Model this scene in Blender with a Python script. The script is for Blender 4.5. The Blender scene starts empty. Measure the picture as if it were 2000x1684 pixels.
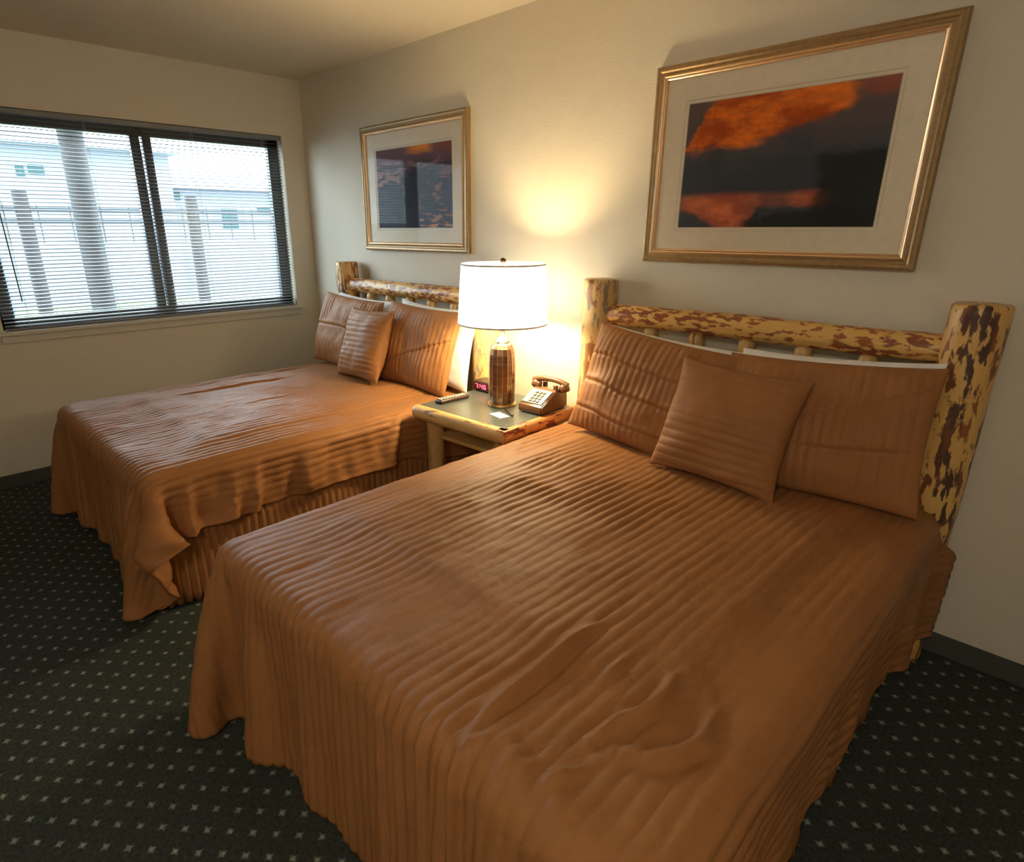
import bpy, bmesh, math, random
import numpy as np
from mathutils import Vector, Matrix, noise as mnoise
random.seed(7)
SC = bpy.context.scene
COL = SC.collection
PI = math.pi

# ------------------------------------------------------------------ camera
CAM = (4.332, -2.455, 1.460)
yaw, pitch, roll = math.radians(45.618), math.radians(18.926), math.radians(-0.091)
fwd = Vector((-math.sin(yaw) * math.cos(pitch), math.cos(yaw) * math.cos(pitch), -math.sin(pitch)))
rt = Vector((math.cos(yaw), math.sin(yaw), 0)); up = rt.cross(fwd)
r2 = rt * math.cos(roll) + up * math.sin(roll); u2 = -rt * math.sin(roll) + up * math.cos(roll)
cd = bpy.data.cameras.new('camera'); cam = bpy.data.objects.new('camera', cd); COL.objects.link(cam)
mw = Matrix((r2, u2, -fwd)).transposed().to_4x4(); mw.translation = CAM
cam.matrix_world = mw
cd.sensor_fit = 'HORIZONTAL'; cd.sensor_width = 36.0
cd.lens = 36.0 * 1181.2 / 2000.0
cd.shift_x = (1000 - 939.2) / 2000.0
cd.shift_y = (850.6 - 842) / 2000.0
cd.clip_start = 0.02; cd.clip_end = 200
SC.camera = cam

# ------------------------------------------------------------------ world, lights, exposure
SC.view_settings.view_transform = 'Standard'; SC.view_settings.look = 'None'
SC.view_settings.exposure = 0.35; SC.view_settings.gamma = 1.0
SC.view_settings.use_curve_mapping = False
W = bpy.data.worlds.new('overcast_sky'); SC.world = W; W.use_nodes = True
bg = W.node_tree.nodes['Background']; bg.inputs[0].default_value = (0.74, 0.86, 1.0, 1); bg.inputs[1].default_value = 13.5
WIN_Y0, WIN_Y1, WIN_Z0, WIN_Z1 = -1.985, -0.172, 0.902, 2.073

def light(name, kind, loc, energy, color, rot=(0, 0, 0), **kw):
    l = bpy.data.lights.new(name, kind); l.energy = energy; l.color = color
    for k, v in kw.items(): setattr(l, k, v)
    o = bpy.data.objects.new(name, l); COL.objects.link(o); o.location = loc; o.rotation_euler = rot
    return o
portal = light('window_portal', 'AREA', (-0.16, (WIN_Y0 + WIN_Y1) / 2, (WIN_Z0 + WIN_Z1) / 2), 1, (1, 1, 1), (0, -PI / 2, 0),
               shape='RECTANGLE', size=WIN_Z1 - WIN_Z0, size_y=WIN_Y1 - WIN_Y0)
portal.data.cycles.is_portal = True
LAMP = (2.33, -0.35)
light('lamp_bulb', 'POINT', (LAMP[0], LAMP[1], 1.10), 35, (1.0, 0.77, 0.43), shadow_soft_size=0.07)
light('added_fill_bulb', 'POINT', (4.5, -3.5, 2.26), 31, (1.0, 0.92, 0.82), shadow_soft_size=0.08)  # added fill light behind the camera, its fixture is unseen

# ------------------------------------------------------------------ helpers
def tag(o, label=None, cat=None, group=None, kind=None):
    if label: o['label'] = label
    if cat: o['category'] = cat
    if group: o['group'] = group
    if kind: o['kind'] = kind
    return o
def thing(name, loc, label, cat, group=None, rz=0):
    o = bpy.data.objects.new(name, None); COL.objects.link(o); o.location = loc; o.rotation_euler = (0, 0, rz)
    o.empty_display_size = 0.1
    return tag(o, label, cat, group)
def link(name, me, mat, parent=None, smooth=True, loc=None, rot=None):
    o = bpy.data.objects.new(name, me); COL.objects.link(o)
    if mat is not None and not me.materials: me.materials.append(mat)
    if smooth: me.polygons.foreach_set('use_smooth', [True] * len(me.polygons))
    if parent: o.parent = parent
    if loc: o.location = loc
    if rot: o.rotation_euler = rot
    return o
def fin(name, bm, mat, parent=None, smooth=False, loc=None, rot=None, auto=None):
    bmesh.ops.recalc_face_normals(bm, faces=bm.faces)
    me = bpy.data.meshes.new(name); bm.to_mesh(me); bm.free()
    o = link(name, me, mat, parent, smooth, loc, rot)
    if auto is not None and smooth:
        me.polygons.foreach_set('use_smooth', [True] * len(me.polygons))
        for e in me.edges: pass
        mod = o.modifiers.new('split', 'EDGE_SPLIT'); mod.split_angle = math.radians(auto)
    return o
def box(bm, x0, x1, y0, y1, z0, z1, bev=0.0, seg=2):
    r = bmesh.ops.create_cube(bm, size=1.0); vs = r['verts']
    for v in vs:
        v.co = Vector((x0 + (v.co.x + .5) * (x1 - x0), y0 + (v.co.y + .5) * (y1 - y0), z0 + (v.co.z + .5) * (z1 - z0)))
    if bev > 0:
        es = list({e for v in vs for e in v.link_edges})
        bmesh.ops.bevel(bm, geom=es, offset=bev, segments=seg, profile=0.5, affect='EDGES')
    return vs
def lathe(bm, prof, seg=48, cx=0, cy=0, cap=True):
    rings = []
    for r, z in prof:
        rings.append([bm.verts.new((cx + r * math.cos(2 * PI * i / seg), cy + r * math.sin(2 * PI * i / seg), z)) for i in range(seg)])
    for a, b in zip(rings[:-1], rings[1:]):
        for i in range(seg):
            j = (i + 1) % seg
            bm.faces.new((a[i], a[j], b[j], b[i]))
    if cap:
        bm.faces.new(rings[0][::-1]); bm.faces.new(rings[-1])
def tube(bm, pts, r, seg=8):
    pts = [Vector(p) for p in pts]; rings = []
    n0 = None
    for i, p in enumerate(pts):
        t = (pts[min(i + 1, len(pts) - 1)] - pts[max(i - 1, 0)]).normalized()
        if n0 is None:
            n0 = t.orthogonal().normalized()
        n0 = (n0 - t * n0.dot(t)).normalized(); b = t.cross(n0)
        rr = r[i] if isinstance(r, (list, tuple)) else r
        rings.append([bm.verts.new(p + (n0 * math.cos(2 * PI * k / seg) + b * math.sin(2 * PI * k / seg)) * rr) for k in range(seg)])
    for a, b in zip(rings[:-1], rings[1:]):
        for k in range(seg):
            j = (k + 1) % seg; bm.faces.new((a[k], a[j], b[j], b[k]))
    bm.faces.new(rings[0][::-1]); bm.faces.new(rings[-1])
def grid_mesh(name, P, UV=None, closed=False):
    """P: (n,m,3) array -> mesh with uv"""
    n, m = P.shape[:2]
    me = bpy.data.meshes.new(name)
    idx = np.arange(n * m).reshape(n, m)
    f = np.stack([idx[:-1, :-1], idx[1:, :-1], idx[1:, 1:], idx[:-1, 1:]], -1).reshape(-1, 4)
    me.vertices.add(n * m); me.vertices.foreach_set('co', P.reshape(-1).astype(np.float32))
    me.loops.add(f.size); me.loops.foreach_set('vertex_index', f.reshape(-1).astype(np.int32))
    me.polygons.add(len(f)); me.polygons.foreach_set('loop_start', np.arange(0, f.size, 4, dtype=np.int32))
    me.polygons.foreach_set('loop_total', np.full(len(f), 4, dtype=np.int32))
    me.update(calc_edges=True)
    if UV is not None:
        uv = me.uv_layers.new(name='UVMap')
        uv.data.foreach_set('uv', UV.reshape(-1, 2)[f.reshape(-1)].reshape(-1).astype(np.float32))
    me.validate()
    return me

# ---- smooth value noise in numpy
def vnoise(x, y, seed=0):
    x = np.asarray(x, float); y = np.asarray(y, float)
    xi = np.floor(x).astype(np.int64); yi = np.floor(y).astype(np.int64); xf = x - xi; yf = y - yi
    def h(a, b):
        v = np.sin(a * 127.1 + b * 311.7 + seed * 74.7) * 43758.5453
        return (v - np.floor(v)) * 2 - 1
    sx = xf * xf * xf * (xf * (xf * 6 - 15) + 10); sy = yf * yf * yf * (yf * (yf * 6 - 15) + 10)
    a = h(xi, yi) * (1 - sx) + h(xi + 1, yi) * sx; b = h(xi, yi + 1) * (1 - sx) + h(xi + 1, yi + 1) * sx
    return a * (1 - sy) + b * sy

# ------------------------------------------------------------------ node helpers
def newmat(name):
    m = bpy.data.materials.new(name); m.use_nodes = True
    return m, m.node_tree, m.node_tree.nodes['Principled BSDF']
def N(nt, t, **kw):
    n = nt.nodes.new(t)
    for k, v in kw.items():
        if k.startswith('i_'):
            key = k[2:]; key = int(key) if key.isdigit() else key
            n.inputs[key].default_value = v
        else: setattr(n, k, v)
    return n
def M(nt, op, a, b=None, c=None, clamp=False):
    n = nt.nodes.new('ShaderNodeMath'); n.operation = op; n.use_clamp = clamp
    for i, v in enumerate((a, b, c)):
        if v is None: continue
        if isinstance(v, (int, float)): n.inputs[i].default_value = v
        else: nt.links.new(v, n.inputs[i])
    return n.outputs[0]
def ramp(nt, fac, stops, interp='LINEAR'):
    r = nt.nodes.new('ShaderNodeValToRGB'); r.color_ramp.interpolation = interp
    el = r.color_ramp.elements
    while len(el) < len(stops): el.new(0.5)
    for e, (p, c) in zip(el, stops): e.position = p; e.color = (*c, 1) if len(c) == 3 else c
    nt.links.new(fac, r.inputs[0]); return r.outputs[0]
def mixc(nt, fac, a, b, mode='MIX'):
    n = nt.nodes.new('ShaderNodeMix'); n.data_type = 'RGBA'; n.blend_type = mode
    for i, v in ((0, fac), (6, a), (7, b)):
        if isinstance(v, (int, float)): n.inputs[i].default_value = v
        elif isinstance(v, tuple): n.inputs[i].default_value = (*v, 1)
        else: nt.links.new(v, n.inputs[i])
    return n.outputs[2]
def bump(nt, bsdf, h, strength, dist):
    b = nt.nodes.new('ShaderNodeBump'); b.inputs['Strength'].default_value = strength; b.inputs['Distance'].default_value = dist
    nt.links.new(h, b.inputs['Height']); nt.links.new(b.outputs[0], bsdf.inputs['Normal']); return b
def nz(nt, vec, scale, detail=3, rough=0.5):
    n = nt.nodes.new('ShaderNodeTexNoise'); n.inputs['Scale'].default_value = scale
    n.inputs['Detail'].default_value = detail; n.inputs['Roughness'].default_value = rough
    if vec is not None: nt.links.new(vec, n.inputs['Vector'])
    return n.outputs[0]
def mapping(nt, vec, scale=(1, 1, 1), rot=(0, 0, 0), loc=(0, 0, 0)):
    m = nt.nodes.new('ShaderNodeMapping'); m.inputs['Scale'].default_value = scale
    m.inputs['Rotation'].default_value = rot; m.inputs['Location'].default_value = loc
    nt.links.new(vec, m.inputs['Vector']); return m.outputs[0]
def tc(nt, out='Object'):
    return nt.nodes.new('ShaderNodeTexCoord').outputs[out]
def simple(name, col, rough=0.5, metal=0.0, spec=0.5):
    m, nt, b = newmat(name)
    v = tc(nt); n = nz(nt, v, 40, 2)
    c = mixc(nt, n, tuple(x * 0.92 for x in col), tuple(min(1, x * 1.06) for x in col))
    nt.links.new(c, b.inputs['Base Color'])
    b.inputs['Roughness'].default_value = rough; b.inputs['Metallic'].default_value = metal
    b.inputs['Specular IOR Level'].default_value = spec
    return m

# ------------------------------------------------------------------ materials
def wall_mat(name, col, bs=0.35):
    m, nt, b = newmat(name); v = tc(nt)
    n1 = nz(nt, v, 1.2, 2); n2 = nz(nt, v, 130, 3, 0.6)
    c = mixc(nt, n1, tuple(x * 0.96 for x in col), tuple(x * 1.04 for x in col))
    nt.links.new(c, b.inputs['Base Color']); b.inputs['Roughness'].default_value = 0.85
    b.inputs['Specular IOR Level'].default_value = 0.25
    bump(nt, b, n2, bs, 0.004); return m
M_WALL = wall_mat('painted_wall', (0.67, 0.61, 0.49))
M_CEIL = wall_mat('painted_ceiling', (0.68, 0.61, 0.49))
M_SILL = simple('sill_paint', (0.62, 0.58, 0.50), 0.5)

def carpet_mat():
    m, nt, b = newmat('carpet'); v = tc(nt)
    s = nt.nodes.new('ShaderNodeSeparateXYZ'); nt.links.new(v, s.inputs[0])
    wob = nz(nt, v, 60, 2)
    x = M(nt, 'ADD', s.outputs[0], M(nt, 'MULTIPLY', M(nt, 'SUBTRACT', wob, .5), .006)); y = s.outputs[1]
    ry = M(nt, 'DIVIDE', y, 0.0400); j = M(nt, 'ROUND', ry)
    par = M(nt, 'MULTIPLY', M(nt, 'PINGPONG', j, 1.0), 0.5)
    xs = M(nt, 'SUBTRACT', M(nt, 'DIVIDE', x, 0.0890), par)
    fx = M(nt, 'MULTIPLY', M(nt, 'SUBTRACT', xs, M(nt, 'ROUND', xs)), 0.0890)
    fy = M(nt, 'MULTIPLY', M(nt, 'SUBTRACT', ry, j), 0.0400)
    # small four-petal dot
    ax = M(nt, 'ABSOLUTE', fx); ay = M(nt, 'ABSOLUTE', fy)
    l = M(nt, 'ADD', M(nt, 'POWER', M(nt, 'MULTIPLY', ax, 100), 0.75), M(nt, 'POWER', M(nt, 'MULTIPLY', ay, 100), 0.75))
    fine = nz(nt, v, 420, 2, 0.7)
    l2 = M(nt, 'ADD', l, M(nt, 'MULTIPLY', M(nt, 'SUBTRACT', fine, .5), 1.6))
    dot = M(nt, 'SUBTRACT', 1.0, M(nt, 'DIVIDE', M(nt, 'SUBTRACT', l2, 0.70), 0.70), clamp=True)
    # faint secondary weave between the dots
    sub = M(nt, 'MULTIPLY', M(nt, 'SINE', M(nt, 'MULTIPLY', x, 2 * PI / 0.0445)), M(nt, 'SINE', M(nt, 'MULTIPLY', y, 2 * PI / 0.040)))
    big = nz(nt, v, 3, 2); mot = nz(nt, v, 95, 3, 0.7)
    mm = M(nt, 'MULTIPLY', M(nt, 'SUBTRACT', mot, 0.36), 3.2, clamp=True)
    base = mixc(nt, M(nt, 'ADD', M(nt, 'MULTIPLY', fine, .5), M(nt, 'MULTIPLY', mm, .5)), (0.010, 0.012, 0.010), (0.092, 0.100, 0.088))
    base = mixc(nt, M(nt, 'MULTIPLY', M(nt, 'ADD', sub, 1), 0.18), base, (0.055, 0.066, 0.045))
    base = mixc(nt, M(nt, 'MULTIPLY', big, .2), base, (0.012, 0.034, 0.016))
    c = mixc(nt, M(nt, 'MULTIPLY', dot, M(nt, 'ADD', M(nt, 'MULTIPLY', mm, .6), .35)), base, (0.44, 0.46, 0.38))
    nt.links.new(c, b.inputs['Base Color']); b.inputs['Roughness'].default_value = 0.95
    b.inputs['Specular IOR Level'].default_value = 0.1
    bump(nt, b, fine, 0.8, 0.004); return m
M_CARPET = carpet_mat()

def spread_mat():
    m, nt, b = newmat('satin_bedspread'); uv = tc(nt, 'UV')
    big = nz(nt, uv, 5, 3)
    c = mixc(nt, big, (0.275, 0.118, 0.040), (0.37, 0.162, 0.054))
    nt.links.new(c, b.inputs['Base Color'])
    b.inputs['Roughness'].default_value = 0.48; b.inputs['Specular IOR Level'].default_value = 0.5; b.inputs['IOR'].default_value = 1.23
    b.inputs['Sheen Weight'].default_value = 0.0; b.inputs['Sheen Roughness'].default_value = 0.4
    b.inputs['Sheen Tint'].default_value = (1.0, 0.85, 0.75, 1)
    n1 = nz(nt, mapping(nt, uv, (90, 26, 1)), 1, 3, 0.6); n2 = nz(nt, mapping(nt, uv, (26, 40, 1)), 1, 2, 0.5)
    n3 = nz(nt, mapping(nt, uv, (700, 500, 1)), 1, 2, .6)
    h = M(nt, 'ADD', M(nt, 'ADD', M(nt, 'MULTIPLY', n1, .6), M(nt, 'MULTIPLY', n2, .6)), M(nt, 'MULTIPLY', n3, .35))
    bump(nt, b, h, 0.5, 0.004); return m
M_SPREAD = spread_mat()
def white_fabric():
    m, nt, b = newmat('white_cotton'); v = tc(nt)
    n = nz(nt, v, 12, 3); c = mixc(nt, n, (0.74, 0.70, 0.64), (0.84, 0.81, 0.76)); nt.links.new(c, b.inputs['Base Color'])
    b.inputs['Roughness'].default_value = 0.8
    bump(nt, b, n, 0.4, 0.02); return m
M_WHITE = white_fabric()

def log_mat(name, base1, base2, patch, dark, thr=0.5, seed=0.0, gloss=0.35, fs=(38, 12)):
    """peeled log: uv = (around, along) in metres"""
    m, nt, b = newmat(name); uv = tc(nt, 'UV')
    v = mapping(nt, uv, (*fs, 1), loc=(seed, seed * 1.7, seed))
    n1 = nz(nt, v, 1.0, 4, 0.55)
    n2 = nz(nt, mapping(nt, uv, (14, 4, 1), loc=(seed + 5, 0, 0)), 1, 2)
    n3 = nz(nt, mapping(nt, uv, (160, 14, 1)), 1, 3)
    wood = mixc(nt, n3, base1, base2)
    pm = M(nt, 'MULTIPLY', M(nt, 'SUBTRACT', M(nt, 'ADD', n1, M(nt, 'MULTIPLY', M(nt, 'SUBTRACT', n2, .5), .35)), thr), 22, clamp=True)
    pc = mixc(nt, M(nt, 'MULTIPLY', M(nt, 'SUBTRACT', n2, 0.42), 6, clamp=True), patch, dark)
    c = mixc(nt, pm, wood, pc)
    nt.links.new(c, b.inputs['Base Color']); b.inputs['Roughness'].default_value = gloss
    bump(nt, b, M(nt, 'ADD', M(nt, 'MULTIPLY', pm, -.5), n3), 0.35, 0.003); return m
M_LOG = log_mat('peeled_log', (0.64, 0.35, 0.09), (0.76, 0.49, 0.16), (0.30, 0.095, 0.028), (0.085, 0.040, 0.025), 0.50)
M_RAIL = log_mat('peeled_rail', (0.64, 0.35, 0.09), (0.76, 0.49, 0.16), (0.36, 0.11, 0.025), (0.24, 0.075, 0.03), 0.505, 3.3, fs=(62, 24))
M_LOGGREY = log_mat('grey_patched_log', (0.58, 0.36, 0.12), (0.66, 0.46, 0.20), (0.27, 0.25, 0.20), (0.30, 0.13, 0.05), 0.50, 9.1)  # peeled log with grey patches
M_LOGRED = log_mat('red_log', (0.62, 0.24, 0.06), (0.70, 0.32, 0.10), (0.30, 0.05, 0.02), (0.20, 0.04, 0.02), 0.53, 6.1)
M_LEG = log_mat('plain_log', (0.52, 0.30, 0.10), (0.62, 0.40, 0.15), (0.30, 0.14, 0.05), (0.2, 0.09, 0.03), 0.60, 1.1)
M_ENDGRAIN = simple('end_grain', (0.60, 0.40, 0.17), 0.6)
M_LAMINATE = simple('grey_laminate', (0.080, 0.092, 0.080), 0.3)
M_BRONZE = None

# ------------------------------------------------------------------ room shell
def quadbox(name, x0, x1, y0, y1, z0, z1, mat):
    bm = bmesh.new(); box(bm, x0, x1, y0, y1, z0, z1); return tag(fin(name, bm, mat), kind='structure')
RX, RY, RH, T = 5.5, -4.1, 2.44, 0.14
quadbox('floor', -T, RX + T, RY - T, T, -0.1, 0.0, M_CARPET)
quadbox('ceiling', -T, RX + T, RY - T, T, RH, RH + 0.1, M_CEIL)
quadbox('wall_back', -T, RX + T, 0.0, T, 0.0, RH, M_WALL)
quadbox('wall_right', RX, RX + T, RY, 0.0, 0.0, RH, M_WALL)
quadbox('wall_front', -T, RX + T, RY - T, RY, 0.0, RH, M_WALL)
bm = bmesh.new()
box(bm, -T, 0, RY, WIN_Y0, 0, RH); box(bm, -T, 0, WIN_Y1, 0, 0, RH)
box(bm, -T, 0, WIN_Y0, WIN_Y1, 0, WIN_Z0); box(bm, -T, 0, WIN_Y0, WIN_Y1, WIN_Z1, RH)
tag(fin('wall_left', bm, M_WALL), kind='structure')
M_BASE = simple('carpet_base', (0.060, 0.066, 0.050), 0.9)
def baseboard(name, x0, x1, y0, y1):
    bm = bmesh.new(); box(bm, x0, x1, y0, y1, 0, 0.078, 0.003); tag(fin(name, bm, M_BASE), kind='structure')
baseboard('baseboard_back', 0.012, RX - .012, -0.012, 0.0)
baseboard('baseboard_left', 0.0, 0.012, RY + .012, -0.0)
baseboard('baseboard_right', RX - 0.012, RX, RY + .012, -0.0)
# opposite wall: unseen dark door, added to reflect dark in the picture glass
M_ADDED_DOOR = simple('added_door_dark', (0.03, 0.02, 0.015), 0.4)
bm = bmesh.new(); box(bm, 1.62, 2.58, RY, RY + 0.03, 0.0, 2.08, 0.004); tag(fin('added_dark_door', bm, M_ADDED_DOOR), kind='structure')
bm = bmesh.new()
box(bm, 1.54, 1.62, RY, RY + 0.04, 0, 2.16, .003); box(bm, 2.58, 2.66, RY, RY + 0.04, 0, 2.16, .003); box(bm, 1.62, 2.58, RY, RY + 0.04, 2.08, 2.16, .003)
tag(fin('added_door_trim', bm, M_SILL), kind='structure')

# ------------------------------------------------------------------ window
M_ALU = simple('dark_aluminium', (0.10, 0.105, 0.10), 0.4, 0.6)
bm = bmesh.new(); xf0, xf1 = -0.115, -0.075
y0, y1, z0, z1 = WIN_Y0, WIN_Y1, WIN_Z0, WIN_Z1; fw = 0.075
box(bm, xf0, xf1, y0, y0 + fw, z0, z1); box(bm, xf0, xf1, y1 - fw, y1, z0, z1)
box(bm, xf0, xf1, y0, y1, z0, z0 + fw); box(bm, xf0, xf1, y0, y1, z1 - fw, z1)
win = tag(fin('window_1', bm, M_ALU), kind='structure')
bm = bmesh.new(); box(bm, xf0 + .002, xf1 - .002, -1.135, -1.078, z0 + fw, z1 - fw, .003); box(bm, xf0 + 0.004, xf1 + .014, -1.068, -1.018, z0 + .02, z1 - .02, .003)
fin('meeting_stile', bm, M_ALU, win)
mg, nt, b = newmat('window_glass'); out = nt.nodes['Material Output']
tr = nt.nodes.new('ShaderNodeBsdfTransparent'); tr.inputs[0].default_value = (0.93, 0.97, 0.96, 1)
gl = nt.nodes.new('ShaderNodeBsdfGlossy'); gl.inputs['Roughness'].default_value = 0.02
mx = nt.nodes.new('ShaderNodeMixShader'); mx.inputs[0].default_value = 0.06
nt.links.new(tr.outputs[0], mx.inputs[1]); nt.links.new(gl.outputs[0], mx.inputs[2]); nt.links.new(mx.outputs[0], out.inputs[0])
for a, c, nm in ((y0 + fw, -1.106, 'glass_pane'), (-1.043, y1 - fw, 'glass_pane')):
    bm = bmesh.new(); box(bm, -0.097, -0.093, a, c, z0 + fw, z1 - fw); fin(nm, bm, mg, win)
# sill
bm = bmesh.new(); box(bm, -0.075, 0.030, y0 - 0.035, y1 + 0.035, z0 - 0.018, z0 + 0.004, 0.004)
box(bm, 0.0, 0.014, y0 - 0.02, y1 + 0.02, z0 - 0.060, z0 - 0.018, 0.003)
fin('window_sill', bm, M_SILL, win)

# blind: slats of one blind are one mesh
M_SLAT = simple('backlit_dark_slat', (0.16, 0.165, 0.16), 0.45, 0.2)  # backlit shade put into the slat colour as dark grey
M_HEAD = simple('blind_headrail', (0.22, 0.23, 0.24), 0.4, 0.3)
blind = thing('window_blind', (-0.03, (y0 + y1) / 2, z0 + .006), 'backlit dark horizontal mini blind hanging open in the window', 'blind')
hw = (y1 - y0) / 2 - 0.012; HT = z1 - z0 - .006
bm = bmesh.new(); box(bm, -0.022, 0.022, -hw, hw, HT - 0.030, HT - 0.002, 0.003); fin('headrail', bm, M_HEAD, blind)
bm = bmesh.new(); ns = 53; pitch_s = (HT - 0.055) / ns
for i in range(ns):
    zc = 0.024 + i * pitch_s; wv = 0.0125; tilt = -math.radians(16 + 1.2 * math.sin(i * 1.7)); rows = []
    for y in (-hw, hw):
        row = []
        for k in range(5):
            s = (k - 2) / 2.0
            x = s * wv; z = 0.0022 * (1 - s * s)
            X = x * math.cos(tilt) - z * math.sin(tilt); Z = x * math.sin(tilt) + z * math.cos(tilt)
            row.append((X, Z))
        rows.append((y, row))
    va = [[bm.verts.new((X, y, zc + Z)) for X, Z in row] for y, row in rows]
    vb = [[bm.verts.new((X, y, zc + Z - 0.0007)) for X, Z in row] for y, row in rows]
    for k in range(4):
        bm.faces.new((va[0][k], va[1][k], va[1][k + 1], va[0][k + 1])); bm.faces.new((vb[0][k + 1], vb[1][k + 1], vb[1][k], vb[0][k]))
    for e in (0, 1):
        for k in range(4): bm.faces.new((va[e][k], va[e][k + 1], vb[e][k + 1], vb[e][k]))
    for k in (0, 4): bm.faces.new((va[0][k], va[1][k], vb[1][k], vb[0][k]))
fin('slats', bm, M_SLAT, blind)
bm = bmesh.new(); box(bm, -0.012, 0.012, -hw, hw, 0.0, 0.012, 0.003); fin('bottom_rail', bm, M_HEAD, blind)
for yy in (-hw + .12, -.3, .3, hw - .12):
    bm = bmesh.new(); tube(bm, [(0.0145, yy, .008), (0.0145, yy, HT - .03)], .0009, 6); tube(bm, [(-0.0145, yy, .008), (-0.0145, yy, HT - .03)], .0009, 6)
    fin('ladder_cord', bm, M_SILL, blind)
M_TEAL = simple('clear_wand', (0.10, 0.22, 0.22), 0.2)
bm = bmesh.new(); tube(bm, [(0.028, -hw + .10, HT - .02), (0.030, -hw + .10, HT - .5), (0.032, -hw + .105, 0.16)], .0035, 8); fin('tilt_wand', bm, M_TEAL, blind)

# ------------------------------------------------------------------ outside
M_GRASS = simple('lawn_green', (0.10, 0.22, 0.05), 0.9); M_PAVE = simple('pale_paving', (0.13, 0.145, 0.16), 0.9)
M_BLDG = simple('pale_siding', (0.16, 0.18, 0.21), 0.8); M_OWIN = simple('teal_glass', (0.002, 0.035, 0.038), 0.6)
M_PORCH = simple('porch_log', (0.017, 0.014, 0.013), 0.7); M_OBEAM = simple('painted_beam', (0.02, 0.028, 0.034), 0.7)
quadbox('ground', -26, -0.16, -12, 16, -0.34, -0.24, M_PAVE)
bm = bmesh.new(); rr = random.Random(3)
nx, ny = 30, 22
gv = [[bm.verts.new((-12.0 + i * .25, -2.6 + j * .28, -0.24 + (0.05 + .04 * rr.random() if 0 < i < nx - 1 and 0 < j < ny - 1 else 0))) for j in range(ny)] for i in range(nx)]
for i in range(nx - 1):
    for j in range(ny - 1): bm.faces.new((gv[i][j], gv[i + 1][j], gv[i + 1][j + 1], gv[i][j + 1]))
tag(fin('grass', bm, M_GRASS), 'green lawn seen through the blind below the pale building', 'grass', kind='stuff')
bl = thing('lodge_building', (-16, 2, -0.24), 'pale building with teal windows seen through the blind', 'building')
bm = bmesh.new(); box(bm, -2, 2.0, -5.2, 1.9, 0, 3.55); box(bm, -2, 1.6, 1.9, 9.5, 0, 2.75); fin('wall', bm, M_BLDG, bl)
bm = bmesh.new()
def gable(bm, x0, x1, y0, y1, z0, z1):
    vs = [bm.verts.new(p) for p in ((x0, y0, z0), (x1, y0, z0), (x1, y1, z0), (x0, y1, z0), ((x0 + x1) / 2, y0, z1), ((x0 + x1) / 2, y1, z1))]
    for f in ((0, 1, 4), (3, 5, 2), (0, 4, 5, 3), (1, 2, 5, 4), (0, 3, 2, 1)): bm.faces.new([vs[i] for i in f])
gable(bm, -2.4, 2.4, -5.5, 2.1, 3.55, 4.1); gable(bm, -2.3, 1.95, 1.9, 9.7, 2.75, 3.2)
fin('roof', bm, simple('pale_roof', (0.30, 0.33, 0.37), .8), bl)
for (ya, yb, za, zb) in ((0.5, 0.66, 2.62, 2.86), (0.74, 1.05, 2.66, 2.88), (1.72, 1.88, 2.66, 2.83)):
    bm = bmesh.new(); box(bm, 1.99, 2.03, ya - 2, yb - 2, za + .24, zb + .24); fin('window', bm, M_OWIN, bl)
for (ya, yb, za, zb) in ((2.55, 2.8, 2.35, 2.6), (3.9, 4.2, 2.35, 2.58), (5.3, 5.75, 1.6, 2.15), (6.4, 6.8, 2.0, 2.2)):
    bm = bmesh.new(); box(bm, 1.59, 1.63, ya - 2, yb - 2, za + .1, zb + .1); fin('window', bm, M_OWIN, bl)
# covered walkway frame
def logpost(bm, x, y, z0, z1, r): lathe(bm, [(r, z0), (r * .98, (z0 + z1) / 2), (r * .95, z1)], 20, x, y)
wk = thing('walkway_railing', (-4, 0, -0.24), 'dark horizontal railing on log posts outside the window', 'railing')
for yy in (-1.13, 0.63):
    bm = bmesh.new(); logpost(bm, 0, yy, 0, 2.08, 0.075); fin('railing_post', bm, M_PORCH, wk, True, auto=40)
for zz in (1.775, 1.895):
    bm = bmesh.new(); box(bm, -0.03, 0.03, -3.2, 3.4, zz - .022, zz + .022); fin('rail', bm, M_OBEAM, wk)
for k in range(22):
    bm = bmesh.new(); box(bm, -0.005, 0.005, -3.1 + k * .3 - .005, -3.1 + k * .3 + .005, 1.55, 1.95); fin('baluster', bm, M_OBEAM, wk)
bm = bmesh.new(); logpost(bm, -0, 0, 0, 3.2, 0.088)
p = fin('porch_post', bm, M_PORCH, None, True, (-1.35, -1.155, -0.24), auto=40); tag(p, 'thick log porch post seen close outside the window', 'post')
sh = thing('parked_trailer', (-2.9, -2.25, -0.24), 'dark blue boxy shape beyond the lower left of the blind', 'trailer')
bm = bmesh.new(); box(bm, -.5, .5, -.65, .65, .35, 1.75, .05); fin('box_body', bm, simple('slate_blue', (0.07, 0.12, 0.19), .5), sh)
M_TYRE = simple('tyre', (0.02, 0.02, 0.02), .8)
for yy in (-.45, .45):
    bm = bmesh.new(); box(bm, -.25, .25, yy - .08, yy + .08, 0, .5, .07); fin('wheel', bm, M_TYRE, sh)

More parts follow.
